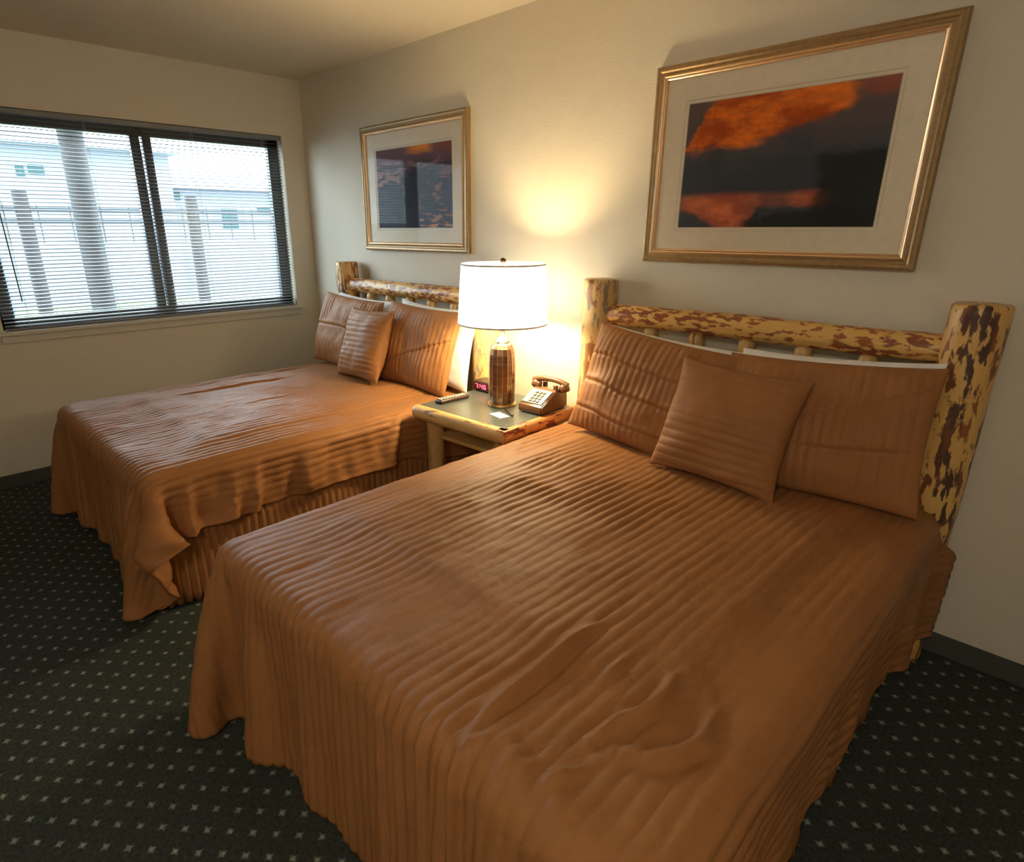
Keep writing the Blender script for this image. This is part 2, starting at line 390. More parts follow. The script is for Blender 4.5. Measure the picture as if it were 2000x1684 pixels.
# ------------------------------------------------------------------ cloth solver (position based)
def drape(half_w, half_top, foot, head, topz, side_drop, foot_drop, rot=0.0, shift=(0, 0), h=0.030, steps=300, seed=1, planes=(), corner=(0.2, 0.2), ear=0.15):
    """cloth rectangle laid on a rounded box (x in +-half_top, y from foot to head); returns grid (nu,nv,3)"""
    wu = half_w + side_drop
    nu = int(round(2 * wu / h)) + 1; Lv = (head - foot) + foot_drop; nv = int(round(Lv / h)) + 1
    us = np.linspace(-wu, wu, nu); vs = np.linspace(foot - foot_drop, head, nv)
    U, V = np.meshgrid(us, vs, indexing='ij')
    # rounded foot corners, and a head edge that reaches back beside the posts
    corner = np.where(U < 0, corner[0], corner[1])
    e0 = half_w + side_drop - corner; f0 = foot - foot_drop + corner
    a = np.clip((np.abs(U) - e0) / corner, 0, 1); b_ = np.clip((f0 - V) / corner, 0, 1)
    Uw = np.where((a > 0) & (b_ > 0), np.sign(U) * (e0 + corner * a * np.sqrt(1 - b_ ** 2 / 2)), U)
    Vw = np.where((a > 0) & (b_ > 0), f0 - corner * b_ * np.sqrt(1 - a ** 2 / 2), V)
    tt = np.clip((np.abs(U) - (half_top + .02)) / .08, 0, 1); tt = tt * tt * (3 - 2 * tt)
    hb = np.clip((V - (head - .45)) / .35, 0, 1); Uw = np.where(np.abs(Uw) > half_w, np.sign(Uw) * (half_w + (np.abs(Uw) - half_w) * (1 + .32 * hb)), Uw)
    Vw = Vw + ear * tt * np.clip((V - (head - .35)) / .35, 0, 1)
    U, V = Uw, Vw
    REST = np.stack([U, V], -1)
    c, s = math.cos(rot), math.sin(rot)
    piv = head
    X = c * U - s * (V - piv) + shift[0]; Y = s * U + c * (V - piv) + piv + shift[1]
    Pp = np.stack([X, Y, np.full_like(X, topz + 0.02)], -1)
    Pp[..., 2] += 0.003 * vnoise(U * 6, V * 6, seed)
    vel = np.zeros_like(Pp)
    hu = 2 * wu / (nu - 1); hv = Lv / (nv - 1); hd = math.hypot(hu, hv)
    rad = 0.060; r0 = np.array([half_top - rad, rad])
    pin = Pp.copy(); w = np.ones((nu, nv, 1)); 
    inside = (np.abs(X) < half_top * 0.72) & (Y > foot + 0.35) & (Y < 5)
    w[inside] = 0.0
    # bed box centre
    cy = (foot + 0.25) / 2.0; hy = (0.25 - foot) / 2.0
    dt = 1 / 60.0
    def con(P, a, b, L, k, only_stretch=False):
        d = P[b] - P[a]; l = np.sqrt((d * d).sum(-1, keepdims=True)) + 1e-9
        wa, wb = w[a], w[b]
        cc = (l - L) / l
        if only_stretch: cc = np.maximum(cc, 0)
        tot = wa + wb + 1e-9
        corr = d * cc * k
        P[a] += corr * wa / tot; P[b] -= corr * wb / tot
    S = slice
    sets = []
    def pairs(di, dj, L, k, os=False):
        # graph colouring by parity along the offset direction
        n0, n1 = nu - abs(di), nv - abs(dj)
        for par in (0, 1):
            if di > 0:
                st = di
                for q in range(di):
                    ia = S(par * di + q, nu - di, 2 * di); ib = S(par * di + q + di, nu, 2 * di)
                    if dj >= 0: ja, jb = S(0, nv - dj), S(dj, nv)
                    else: ja, jb = S(-dj, nv), S(0, nv + dj)
                    sets.append(((ia, ja), (ib, jb), L, k, os))
            else:
                for q in range(dj):
                    ja = S(par * dj + q, nv - dj, 2 * dj); jb = S(par * dj + q + dj, nv, 2 * dj)
                    sets.append(((S(0, nu), ja), (S(0, nu), jb), L, k, os))
    pairs(1, 0, hu, 1.0); pairs(0, 1, hv, 1.0)
    pairs(1, 1, hd, 0.35); pairs(1, -1, hd, 0.35)
    pairs(2, 0, 2 * hu, 0.20); pairs(0, 2, 2 * hv, 0.20)
    fixed = []
    for st in sets:
        (ia, ja), (ib, jb), L, k, os = st
        la = len(range(*ia.indices(nu))); lb = len(range(*ib.indices(nu)))
        m = min(la, lb); ra = range(*ia.indices(nu)); rb = range(*ib.indices(nu))
        ia = S(ra.start, ra.start + m * ra.step, ra.step); ib = S(rb.start, rb.start + m * rb.step, rb.step)
        ra = range(*ja.indices(nv)); rb = range(*jb.indices(nv)); m = min(len(ra), len(rb))
        ja = S(ra.start, ra.start + m * ra.step, ra.step); jb = S(rb.start, rb.start + m * rb.step, rb.step)
        L = np.sqrt(((REST[ib, jb] - REST[ia, ja]) ** 2).sum(-1, keepdims=True))
        fixed.append(((ia, ja), (ib, jb), L, k, os))
    def collide(P, old, late=False):
        # rounded box sdf
        q = np.empty_like(P)
        q[..., 0] = np.abs(P[..., 0]) - (half_top - rad); q[..., 1] = np.abs(P[..., 1] - cy) - (hy - rad)
        zc = topz / 2; q[..., 2] = np.abs(P[..., 2] - zc) - (topz / 2 - rad)
        qp = np.maximum(q, 0); l = np.sqrt((qp ** 2).sum(-1)); 
        ins = np.minimum(q.max(-1), 0); sd = l + ins - rad
        hit = sd < 0.004
        if hit.any():
            n = np.zeros_like(P)
            outm = l > 1e-6
            n[outm] = qp[outm] / l[outm][:, None]
            inn = ~outm
            if inn.any():
                # do not push down: choose the nearest of x / y / top faces
                qq = q.copy(); am = qq.argmax(-1)
                for a in range(3):
                    mm = inn & (am == a); n[mm, a] = 1.0
            sg = np.sign(np.stack([P[..., 0], P[..., 1] - cy, P[..., 2] - zc], -1)); sg[sg == 0] = 1
            n *= sg
            push = (0.004 - sd)[..., None] * n
            P[hit] += (push * w)[hit]
            # friction
            d = P - old; dn = (d * n).sum(-1, keepdims=True) * n; P[hit] -= ((d - dn) * 0.35 * w)[hit]
        for sx in (-1, 1):     # headboard posts
            dx = P[..., 0] - sx * 0.682; dy = P[..., 1] + 0.098; dd = np.hypot(dx, dy) + 1e-9
            m_ = (dd < 0.092) & (w[..., 0] > 0)
            P[..., 0] = np.where(m_, sx * 0.682 + dx / dd * 0.092, P[..., 0]); P[..., 1] = np.where(m_, -0.098 + dy / dd * 0.092, P[..., 1])
        lowz = P[..., 2] < 0.012
        if lowz.any():
            P[..., 2] = np.where(lowz, 0.012, P[..., 2]); d = P - old; P[..., 0] -= np.where(lowz, d[..., 0] * .6, 0); P[..., 1] -= np.where(lowz, d[..., 1] * .6, 0)
        for ax, val, sgn, lim in (planes if late else ()):   # keep-out planes: sgn*(p[ax]-val) >= 0 where y > lim
            m_ = (sgn * (P[..., ax] - val) < 0) & (P[..., 1] > lim)
            P[..., ax] = np.where(m_ & (w[..., 0] > 0), val, P[..., ax])
        P[..., 1] = np.minimum(P[..., 1], -0.02)
    for stp in range(steps):
        old = Pp.copy()
        vel[..., 2] -= 3.0 * dt
        vel *= 0.97
        Pp = Pp + vel * dt * w
        for it in range(12):
            for a, b_, L, k, os in fixed: con(Pp, a, b_, L, k, os)
            if it % 3 == 2: collide(Pp, old, stp > 200)
        vel = (Pp - old) / dt
        vm = np.sqrt((vel ** 2).sum(-1, keepdims=True)); vel *= np.minimum(1, 3.0 / (vm + 1e-9))
        if stp > steps - 60: vel *= 0.8
    return Pp, U, V

def upsample(P, U, V, fu, fv):
    """cubic (Catmull-Rom) resample of a grid"""
    def up(A, f):
        n = A.shape[0]; t = np.linspace(0, n - 1, (n - 1) * f + 1); i = np.minimum(t.astype(int), n - 2); s = (t - i)
        s = s.reshape((-1,) + (1,) * (A.ndim - 1))
        i0 = np.maximum(i - 1, 0); i3 = np.minimum(i + 2, n - 1)
        p0, p1, p2, p3 = A[i0], A[i], A[i + 1], A[i3]
        return 0.5 * (2 * p1 + (p2 - p0) * s + (2 * p0 - 5 * p1 + 4 * p2 - p3) * s ** 2 + (3 * p1 - p0 - 3 * p2 + p3) * s ** 3)
    A = np.concatenate([P, U[..., None], V[..., None]], -1)
    A = up(A, fu); A = up(A.swapaxes(0, 1), fv).swapaxes(0, 1)
    return A[..., :3], A[..., 3], A[..., 4]
def normals(P):
    du = np.gradient(P, axis=0); dv = np.gradient(P, axis=1); n = np.cross(du, dv)
    return n / (np.linalg.norm(n, axis=-1, keepdims=True) + 1e-12)
def polydist(X, Y, pts):
    best = np.full(X.shape, 1e9); par = np.zeros(X.shape); tot = 0
    seg = []
    for a, b in zip(pts[:-1], pts[1:]): seg.append(math.dist(a, b))
    L = sum(seg); acc = 0
    for (a, b), l in zip(zip(pts[:-1], pts[1:]), seg):
        dx, dy = b[0] - a[0], b[1] - a[1]
        t = np.clip(((X - a[0]) * dx + (Y - a[1]) * dy) / (l * l), 0, 1)
        d = np.hypot(X - a[0] - t * dx, Y - a[1] - t * dy)
        m = d < best; best = np.where(m, d, best); par = np.where(m, (acc + t * l) / L, par); acc += l
    return best, par
RIB = 0.033
def make_spread(name, cx, label, seed, creases, rumple, side_fold=0.0, **kw):
    P, U, V = drape(seed=seed, **kw)
    P, U, V = upsample(P, U, V, 6, 2)
    Nn = normals(P)
    if Nn[Nn.shape[0] // 2, Nn.shape[1] // 2, 2] < 0: Nn = -Nn
    top = np.clip((P[..., 2] - (kw['topz'] - 0.05)) / 0.05, 0, 1)
    # quilted channels with uneven puff
    amp = 0.0066 * (0.75 + 0.75 * vnoise(U * 3.1, V * 2.3, seed + 4)) + 0.0006
    amp = amp * (0.8 + 0.35 * np.clip(vnoise(U * 9, V * 12, seed + 9), -1, 1))
    ribw = np.abs(np.sin(PI * (U + 0.0015 * vnoise(U * 8, V * 9, seed)) / RIB)) ** 0.7
    disp = amp * ribw
    disp += 0.0040 * vnoise(U * 5, V * 4, seed + 1) * top + 0.0016 * vnoise(U * 14, V * 10, seed + 2) + 0.0010 * vnoise(U * 30, V * 18, seed + 3)
    hang = np.clip((kw['topz'] - 0.02 - P[..., 2]) / 0.20, 0, 1)
    side_ = np.clip((np.abs(U) - 0.70) / 0.05, 0, 1) * np.clip((-0.78 - V) / 0.12, 0, 1)
    gath = np.maximum(1 - np.abs(vnoise(V * 6.5 + 1.2 * np.abs(U), U * 1.5, seed + 12)) * 2.6, -0.12)
    disp += side_fold * hang * side_ * gath + side_fold * .25 * hang * side_ * np.maximum(vnoise(V * 19, U * 9, seed + 13), -.3)
    # puckers across the channels
    disp += 0.0016 * vnoise(U * 34, V * 62, seed + 5) * (0.5 + 0.5 * vnoise(U * 2.5, V * 3, seed + 6))
    pk = np.exp(-((V + 1.86) / 0.16) ** 2); disp += 0.0045 * pk * vnoise(U * 26 + V * 6, V * 7, seed + 21) * (0.5 + 0.5 * vnoise(U * 3, V * 2, seed + 22))
    wx = P[..., 0] + cx; wy = P[..., 1]
    for pts, hgt, wid in creases:
        d, t = polydist(wx + 0.012 * vnoise(wx * 9, wy * 9, 3), wy, pts)
        e = np.sin(PI * np.clip(t, 0.0, 1.0)) ** 0.6
        wid = wid * .78; disp += 1.3 * hgt * e * (np.exp(-(d / wid) ** 2) - 0.35 * np.exp(-((d - 1.9 * wid) / wid) ** 2))
    for (rx, ry, rr_, ra) in rumple:
        g = np.exp(-(((wx - rx) / rr_) ** 2 + ((wy - ry) / (rr_ * .45)) ** 2))
        disp += ra * g * (vnoise(wx * 16, wy * 22, 8) + .6 * vnoise(wx * 34, wy * 40, 9))
    P = P + Nn * disp[..., None]
    P[..., 2] = np.maximum(P[..., 2], 0.010)
    UV = np.stack([U, V], -1)
    me = grid_mesh(name, P, UV)
    o = link(name, me, M_SPREAD); o.location = (cx, 0, 0)
    md = o.modifiers.new('thickness', 'SOLIDIFY'); md.thickness = 0.009; md.offset = -1
    me.calc_loop_triangles()
    # orientation so that the outside faces up
    if me.polygons[len(me.polygons) // 2].normal.z < 0: me.flip_normals()
    tag(o, label, 'bedspread', 'bedspreads on the two beds')
    return o

# ------------------------------------------------------------------ logs
def log_mesh(name, p0, p1, r0, r1, seed, seg=36, rings=34, wob=0.05, taper0=None, taper1=None, flat=None):
    """irregular peeled log from p0 to p1 with uv in metres; taper = (length, radius) of a tenon end"""
    p0, p1 = Vector(p0), Vector(p1); ax = (p1 - p0); L = ax.length; ax.normalize()
    n = ax.orthogonal().normalized() if abs(ax.z) < .9 else Vector((1, 0, 0)); b = ax.cross(n).normalized(); n = b.cross(ax).normalized()
    ts = list(np.linspace(0, 1, rings))
    P = np.zeros((seg + 1, rings + 4, 3)); UV = np.zeros((seg + 1, rings + 4, 2))
    e = 0.006 / L
    tt = [0, 0] + [min(max(t, e), 1 - e) for t in ts] + [1, 1]
    ths = np.linspace(0, 2 * PI, seg + 1)
    for j, t in enumerate(tt):
        r = r0 + (r1 - r0) * t
        if taper0 and t * L < taper0[0]: s = t * L / taper0[0]; r = taper0[1] + (r - taper0[1]) * math.sin(s * PI / 2) ** .6
        if taper1 and (1 - t) * L < taper1[0]: s = (1 - t) * L / taper1[0]; r = taper1[1] + (r - taper1[1]) * math.sin(s * PI / 2) ** .6
        for i, th in enumerate(ths):
            cxn, syn = math.cos(th), math.sin(th)
            q = Vector((cxn * 1.6 + seed, syn * 1.6, t * L * 5))
            k = 1 + wob * mnoise.noise(q) + wob * .45 * mnoise.noise(q * 3.1)
            rr = r * k
            if j == 0 or j == len(tt) - 1: rr = 0.0001
            elif j == 1 or j == len(tt) - 2: rr = rr - 0.006
            c = p0 + ax * (t * L) + (n * (mnoise.noise(Vector((seed, 3, t * L * 2))) * wob * r0 * .6))
            P[i, j] = c + (n * cxn + b * syn) * rr
            UV[i, j] = (th * (r0 + r1) / 2 + seed, t * L)
    me = grid_mesh(name, P, UV)
    bm = bmesh.new(); bm.from_mesh(me); bmesh.ops.remove_doubles(bm, verts=bm.verts, dist=0.0003)
    bmesh.ops.recalc_face_normals(bm, faces=bm.faces); bm.to_mesh(me); bm.free()
    return me
def add_end(o_mat, end_mat): pass

# ------------------------------------------------------------------ beds
def make_bed(name, cx, label, left_mat, seeds, right_mat):
    t = thing(name, (cx, 0, 0), label, 'bed', 'log beds')
    hy = -0.098
    for s, m, sd in ((-1, left_mat, seeds), (1, right_mat, seeds + 3.7)):
        me = log_mesh('headboard_post', (s * 0.682, hy, 0), (s * 0.682, hy, 1.243), 0.082, 0.076, sd, wob=0.06, rings=44)
        o = link('headboard_post', me, m, t)
        md = o.modifiers.new('s', 'EDGE_SPLIT'); md.split_angle = math.radians(55)
    me = log_mesh('headboard_rail', (-0.632, hy + .004, 1.092), (0.632, hy + .004, 1.098), 0.047, 0.047, seeds + 9, wob=0.09, taper0=(.045, .03), taper1=(.045, .03), rings=70)
    link('headboard_rail', me, M_RAIL, t)
    me = log_mesh('headboard_rail', (-0.632, hy + .004, 0.40), (0.632, hy + .004, 0.40), 0.045, 0.045, seeds + 19, wob=0.09, rings=40)
    link('headboard_rail', me, M_RAIL, t)
    for k in range(5):
        x = -0.41 + k * 0.207
        me = log_mesh('spindle', (x, hy + .004, 0.43), (x, hy + .004, 1.058), 0.033, 0.032, seeds + 30 + k, seg=20, wob=0.07, taper1=(.035, .02))
        link('spindle', me, M_LEG, t)
    bm = bmesh.new(); box(bm, -0.668, 0.668, -1.88, -0.20, 0.13, 0.335, 0.03, 3); fin('box_spring', bm, M_WHITE, t, True)
    bm = bmesh.new(); box(bm, -0.672, 0.672, -1.885, -0.195, 0.34, 0.575, 0.05, 4); fin('mattress', bm, M_WHITE, t, True)
    for sx in (-.6, .6):
        for sy in (-1.75, -.3):
            bm = bmesh.new(); lathe(bm, [(.022, 0), (.025, .01), (.022, .14)], 16, sx, sy); fin('frame_leg', bm, M_ALU, t)
    # pleated bed skirt round three sides
    path = []
    pts = [(-0.685, -0.24), (-0.685, -1.895), (0.685, -1.895), (0.685, -0.24)]
    P = []; UV = []; acc = 0
    for (a, b_) in zip(pts[:-1], pts[1:]):
        L = math.dist(a, b_); n = int(L / 0.006); tx, ty = (b_[0] - a[0]) / L, (b_[1] - a[1]) / L; nx_, ny_ = ty, -tx
        if nx_ * (a[0] + b_[0]) / 2 + ny_ * ((a[1] + b_[1]) / 2 + 1.0) < 0: nx_, ny_ = -nx_, -ny_
        for i in range(n):
            s = i / n * L; S_ = acc + s
            row = []; uvr = []
            for j in range(9):
                z = 0.335 - j / 8 * 0.322; f = j / 8
                o_ = 0.007 * math.sin(2 * PI * S_ / 0.034) * (0.35 + .65 * f) + 0.012 * f * math.sin(2 * PI * S_ / 0.31 + seeds) + .012 * f * float(vnoise(S_ * 9, f * 1.5, seeds)) + 0.012 * f
                e_ = min(1, min(s, L - s) / 0.03 + .3)
                row.append((a[0] + tx * s + nx_ * o_ * e_, a[1] + ty * s + ny_ * o_ * e_, z)); uvr.append((S_, z))
            P.append(row); UV.append(uvr)
        acc += L
    me = grid_mesh('bed_skirt', np.array(P), np.array(UV)); o = link('bed_skirt', me, M_SPREAD, t)
    md = o.modifiers.new('t', 'SOLIDIFY'); md.thickness = .002
    return t
NX, FX = 3.385, 1.290
make_bed('bed', NX, 'near log bed whose right headboard post shows full, right of the nightstand', M_LOGGREY, 1.3, M_LOG)
make_bed('bed', FX, 'far log bed beside the window, left of the nightstand', M_LOG, 5.9, M_LOGGREY)

make_spread('bedspread', NX, 'quilted brown satin bedspread filling the foreground on the near bed', 2,
    [([(3.686, -1.455), (3.695, -1.671), (3.699, -1.849)], 0.016, 0.016),
     ([(3.699, -1.849), (3.74, -1.99)], 0.010, 0.014),
     ([(3.80, -1.50), (3.80, -1.60)], 0.006, 0.013),
     ([(3.899, -1.474), (3.899, -1.618), (3.870, -1.746)], 0.013, 0.016),
     ([(3.991, -1.489), (4.001, -1.599), (3.965, -1.69), (3.90, -1.73)], 0.012, 0.017),
     ([(3.90, -1.79), (3.86, -1.86)], 0.009, 0.014),
     ([(3.50, -1.90), (3.49, -2.02)], 0.008, 0.010), ([(3.55, -1.92), (3.55, -2.02)], 0.008, 0.011),
     ([(3.62, -1.90), (3.66, -2.02)], 0.010, 0.012)],
    [(3.80, -1.86, .13, 0.012)],
    half_w=0.73, half_top=0.735, foot=-1.925, head=-0.20, topz=0.595, side_drop=0.335, foot_drop=0.535, rot=math.radians(-1.2), shift=(0.0, 0.0), side_fold=0.010, corner=(0.44, 0.40),
    planes=((0, -0.737, 1, -0.78),))
make_spread('bedspread', FX, 'quilted brown satin bedspread on the far bed under the window', 11,
    [([(0.95, -0.75), (0.93, -1.15), (0.90, -1.5)], 0.008, 0.012), ([(0.70, -0.55), (0.72, -1.3)], 0.007, 0.014),
     ([(1.35, -0.95), (1.33, -1.25)], 0.005, 0.012)],
    [],
    half_w=0.70, half_top=0.695, foot=-1.925, head=-0.20, topz=0.585, side_drop=0.245, foot_drop=0.515, rot=0.0, shift=(-0.02, 0.0), side_fold=0.055, corner=(0.42, 0.26),
    planes=((0, 0.700, -1, -0.75),))

# ------------------------------------------------------------------ pillows
def make_pillow(name, c, w, h, t, lean, yaw_, roll_, mat, label, cat, group, ribs='v', seed=0, pinch=0.10, open_end=0, folds=()):
    """soft pillow: local x width, z height, y thickness"""
    n, m = 150, 110
    s = np.linspace(-1, 1, n); q = np.linspace(-1, 1, m)
    s = np.sign(s) * (1 - (1 - np.abs(s)) ** 1.35); q = np.sign(q) * (1 - (1 - np.abs(q)) ** 1.35)
    Sx, Qz = np.meshgrid(s, q, indexing='ij')
    parts = []
    for side in (1, -1):
        th = (np.clip(1 - np.abs(Sx) ** 2.6, 0, 1) ** 0.55) * (np.clip(1 - np.abs(Qz) ** 2.6, 0, 1) ** 0.55)
        X = Sx * w / 2 * (1 - pinch * (1 - np.abs(Sx)) * 0 - pinch * 0.55 * (1 - Qz ** 2) * np.abs(Sx) ** 6)
        Z = Qz * h / 2 * (1 - pinch * 0.55 * (1 - Sx ** 2) * np.abs(Qz) ** 6)
        lump = 1 + 0.16 * vnoise(Sx * 2 + seed, Qz * 2, seed + side)
        Yt = side * t / 2 * th * lump
        if open_end:   # slumped: thicker at the bottom
            Yt = Yt * (1 - .25 * Qz)
        d = 0.0
        if ribs:
            coord = X if ribs == 'v' else Z
            other = Z if ribs == 'v' else X
            wv = coord + 0.006 * vnoise(coord * 6, other * 5, seed + 3)
            a = 0.0046 * (0.75 + 0.55 * vnoise(X * 9, Z * 9, seed + 6))
            d = a * np.abs(np.sin(PI * wv / 0.030)) ** .7
            d = d + 0.006 * vnoise(X * 8, Z * 8, seed + 7) + 0.003 * vnoise(X * 22, Z * 22, seed + 8)
            for (fz, sl, dep) in folds:
                dd = Z - fz * h / 2 - sl * X - .006 * vnoise(X * 10, 0 * X, seed)
                d = d - dep * np.exp(-(dd / 0.006) ** 2) + dep * .6 * np.exp(-((dd - .016) / 0.012) ** 2)
        else:
            d = 0.006 * vnoise(X * 7, Z * 7, seed + 7) + 0.002 * vnoise(X * 20, Z * 20, seed + 8)
        edge = np.minimum(1, th * 2.2)
        Yt = Yt + side * d * edge
        parts.append(np.stack([X, Yt, Z], -1))
    A, B = parts
    UV = np.stack([A[..., 0], A[..., 2]], -1) if ribs != 'h' else np.stack([A[..., 2], A[..., 0]], -1)
    me = grid_mesh(name, A, UV); me2 = grid_mesh('tmp', B, UV)
    bm = bmesh.new(); bm.from_mesh(me); bm.from_mesh(me2); bmesh.ops.remove_doubles(bm, verts=bm.verts, dist=0.0002)
    bmesh.ops.recalc_face_normals(bm, faces=bm.faces)
    bm.to_mesh(me); bm.free(); bpy.data.meshes.remove(me2)
    o = link(name, me, mat)
    R_ = Matrix.Rotation(yaw_, 4, 'Z') @ Matrix.Rotation(-lean, 4, 'X') @ Matrix.Rotation(roll_, 4, 'Y')
    o.matrix_world = Matrix.Translation(c) @ R_
    return tag(o, label, cat, group)
rd = math.radians
G1, G2, G3 = 'quilted brown pillow shams', 'white pillows behind the shams', 'square brown throw cushions'
# near bed
make_pillow('pillow', (3.11, -0.205, 0.815), 0.63, 0.45, 0.12, rd(9), rd(0), rd(4), M_WHITE, 'white pillow behind the left brown sham on the near bed', 'pillow', G2, None, 1)
make_pillow('pillow', (3.735, -0.215, 0.822), 0.62, 0.465, 0.13, rd(10), rd(0), rd(-3), M_WHITE, 'white pillow behind the right brown sham on the near bed', 'pillow', G2, None, 2)
make_pillow('pillow_sham', (3.12, -0.325, 0.825), 0.68, 0.47, 0.14, rd(19), rd(-3), rd(5), M_SPREAD, 'brown sham on the near bed standing nearest the nightstand', 'pillow', G1, 'v', 3, folds=((0.35, -.05, .006), (-0.12, -.03, .008), (-.62, -.02, .006)))
make_pillow('pillow_sham', (3.745, -0.320, 0.828), 0.64, 0.46, 0.14, rd(18), rd(3), rd(-3), M_SPREAD, 'brown sham on the near bed beside the big right headboard post', 'pillow', G1, 'v', 4, folds=((0.2, .35, .004), (-.3, .1, .005)))
make_pillow('throw_cushion', (3.50, -0.455, 0.81), 0.46, 0.42, 0.15, rd(22), rd(-1), rd(2), M_SPREAD, 'square brown cushion leaning on the shams of the near bed', 'cushion', G3, 'h', 5, pinch=.16)
# far bed
make_pillow('pillow', (0.90, -0.205, 0.815), 0.62, 0.45, 0.12, rd(9), 0, rd(2), M_WHITE, 'white pillow behind the window-side sham on the far bed', 'pillow', G2, None, 6)
make_pillow('pillow', (1.66, -0.225, 0.830), 0.66, 0.46, 0.14, rd(13), rd(2), rd(1), M_WHITE, 'white pillow on the far bed whose bare end shows by the lamp', 'pillow', G2, None, 7, pinch=.2)
make_pillow('pillow_sham', (0.90, -0.320, 0.820), 0.68, 0.47, 0.14, rd(17), 0, rd(2), M_SPREAD, 'brown sham on the far bed nearest the window', 'pillow', G1, 'v', 8, folds=((0.1, .02, .006),))
make_pillow('pillow_sham', (1.635, -0.325, 0.820), 0.60, 0.47, 0.14, rd(17), rd(3), rd(2), M_SPREAD, 'brown sham on the far bed nearest the lamp', 'pillow', G1, 'v', 9, folds=((-.2, .4, .006),))
make_pillow('throw_cushion', (1.295, -0.450, 0.81), 0.45, 0.43, 0.14, rd(21), rd(-3), rd(-2), M_SPREAD, 'square brown cushion leaning on the shams of the far bed', 'cushion', G3, 'h', 10, pinch=.14)

# ------------------------------------------------------------------ nightstand
NZ = 0.628
ns_ = thing('nightstand', (2.318, -0.375, 0), 'log nightstand with grey laminate top between the two beds', 'nightstand', rz=rd(2.5))
bm = bmesh.new(); box(bm, -0.288, 0.278, -0.255, 0.235, NZ - 0.035, NZ, 0.003); fin('tabletop', bm, M_LAMINATE, ns_)
def edge_log(name, p0, p1, r, sd, mat):
    me = log_mesh(name, p0, p1, r, r, sd, wob=.07, rings=40)
    for v in me.vertices:
        if v.co.z > NZ - 0.001: v.co.z = NZ - 0.001
    o = link(name, me, mat, ns_); md = o.modifiers.new('s', 'EDGE_SPLIT'); md.split_angle = math.radians(50); return o
edge_log('edge_log', (-0.300, -0.262, NZ - 0.034), (0.300, -0.262, NZ - 0.034), 0.038, 41, M_LEG)
edge_log('edge_log', (0.278, -0.29, NZ - 0.030), (0.278, 0.262, NZ - 0.030), 0.040, 43, M_LOGRED)['label'] = 'reddish half log edge'
edge_log('edge_log', (-0.286, -0.26, NZ - 0.036), (-0.286, 0.25, NZ - 0.036), 0.032, 45, M_LEG)
for k, (lx, ly) in enumerate(((-0.235, -0.20), (0.22, -0.20), (-0.235, 0.19), (0.22, 0.19))):
    me = log_mesh('leg', (lx, ly, 0), (lx, ly, NZ - .036), 0.043, 0.040, 50 + k * 3.1, wob=.06); link('leg', me, M_LEG, ns_)
for k, ly in enumerate((-0.20, 0.19)):
    me = log_mesh('stretcher', (-0.235, ly, 0.16), (0.22, ly, 0.16), 0.028, 0.028, 61 + k * 2, wob=.06); link('stretcher', me, M_LEG, ns_)
bm = bmesh.new(); box(bm, -0.23, 0.215, -0.19, 0.18, 0.45, 0.47, .002); fin('shelf', bm, M_LEG, ns_)

# ------------------------------------------------------------------ lamp
lamp = thing('table_lamp', (LAMP[0], LAMP[1], NZ), 'lit white drum shade lamp with mirrored bronze base on nightstand', 'lamp')
def bronze_mat():
    m, nt, b = newmat('bronze_mosaic'); v = tc(nt)
    s = nt.nodes.new('ShaderNodeSeparateXYZ'); nt.links.new(v, s.inputs[0])
    ang = M(nt, 'ARCTAN2', s.outputs[1], s.outputs[0])
    fx = M(nt, 'FRACT', M(nt, 'MULTIPLY', ang, 8 / PI))
    fz = M(nt, 'FRACT', M(nt, 'MULTIPLY', s.outputs[2], 28))
    lx = M(nt, 'LESS_THAN', fx, 0.08); lz = M(nt, 'LESS_THAN', fz, 0.12)
    line = M(nt, 'MAXIMUM', lx, M(nt, 'MULTIPLY', lz, .12))
    n = nz(nt, mapping(nt, v, (6, 6, 40)), 3, 3)
    c = mixc(nt, n, (0.10, 0.050, 0.028), (0.42, 0.24, 0.13)); c = mixc(nt, line, c, (0.75, 0.48, 0.28))
    nt.links.new(c, b.inputs['Base Color']); b.inputs['Metallic'].default_value = .85; b.inputs['Roughness'].default_value = .22
    bump(nt, b, M(nt, 'ADD', M(nt, 'MULTIPLY', line, -1), M(nt, 'MULTIPLY', n, .5)), .5, .003); return m
M_BRONZE = bronze_mat()
M_CHROME = simple('polished_nickel', (0.26, 0.24, 0.19), 0.22, 0.95); M_GOLDB = simple('gold_ring', (0.65, 0.42, 0.16), .3, .8)
bm = bmesh.new(); lathe(bm, [(.071, 0), (.073, .004), (.071, .012), (.064, .014)], 64); fin('base', bm, M_GOLDB, lamp, True, auto=40)
bm = bmesh.new(); lathe(bm, [(.060, .012), (.064, .018), (.0665, .10), (.0665, .20), (.064, .255), (.058, .285), (.049, .303), (.038, .310)], 16); fin('body', bm, M_BRONZE, lamp, False)
bm = bmesh.new(); lathe(bm, [(.038, .308), (.036, .318), (.028, .330), (.018, .338), (.013, .345), (.011, .375), (.017, .380), (.017, .405), (.006, .410)], 40); fin('neck', bm, M_CHROME, lamp, True, auto=40)
M_BLACKM = simple('dark_bronze', (.05, .035, .02), .3, .7)
# bulb glass
me_, nt, b = newmat('frosted_bulb'); em = nt.nodes.new('ShaderNodeEmission'); em.inputs[0].default_value = (1, .85, .6, 1); em.inputs[1].default_value = 6
nt.links.new(em.outputs[0], nt.nodes['Material Output'].inputs[0])
bm = bmesh.new()
lathe(bm, [(.012, .405), (.013, .418), (.020, .430), (.0215, .436)], 24); fin('bulb_socket', bm, M_CHROME, lamp, True)
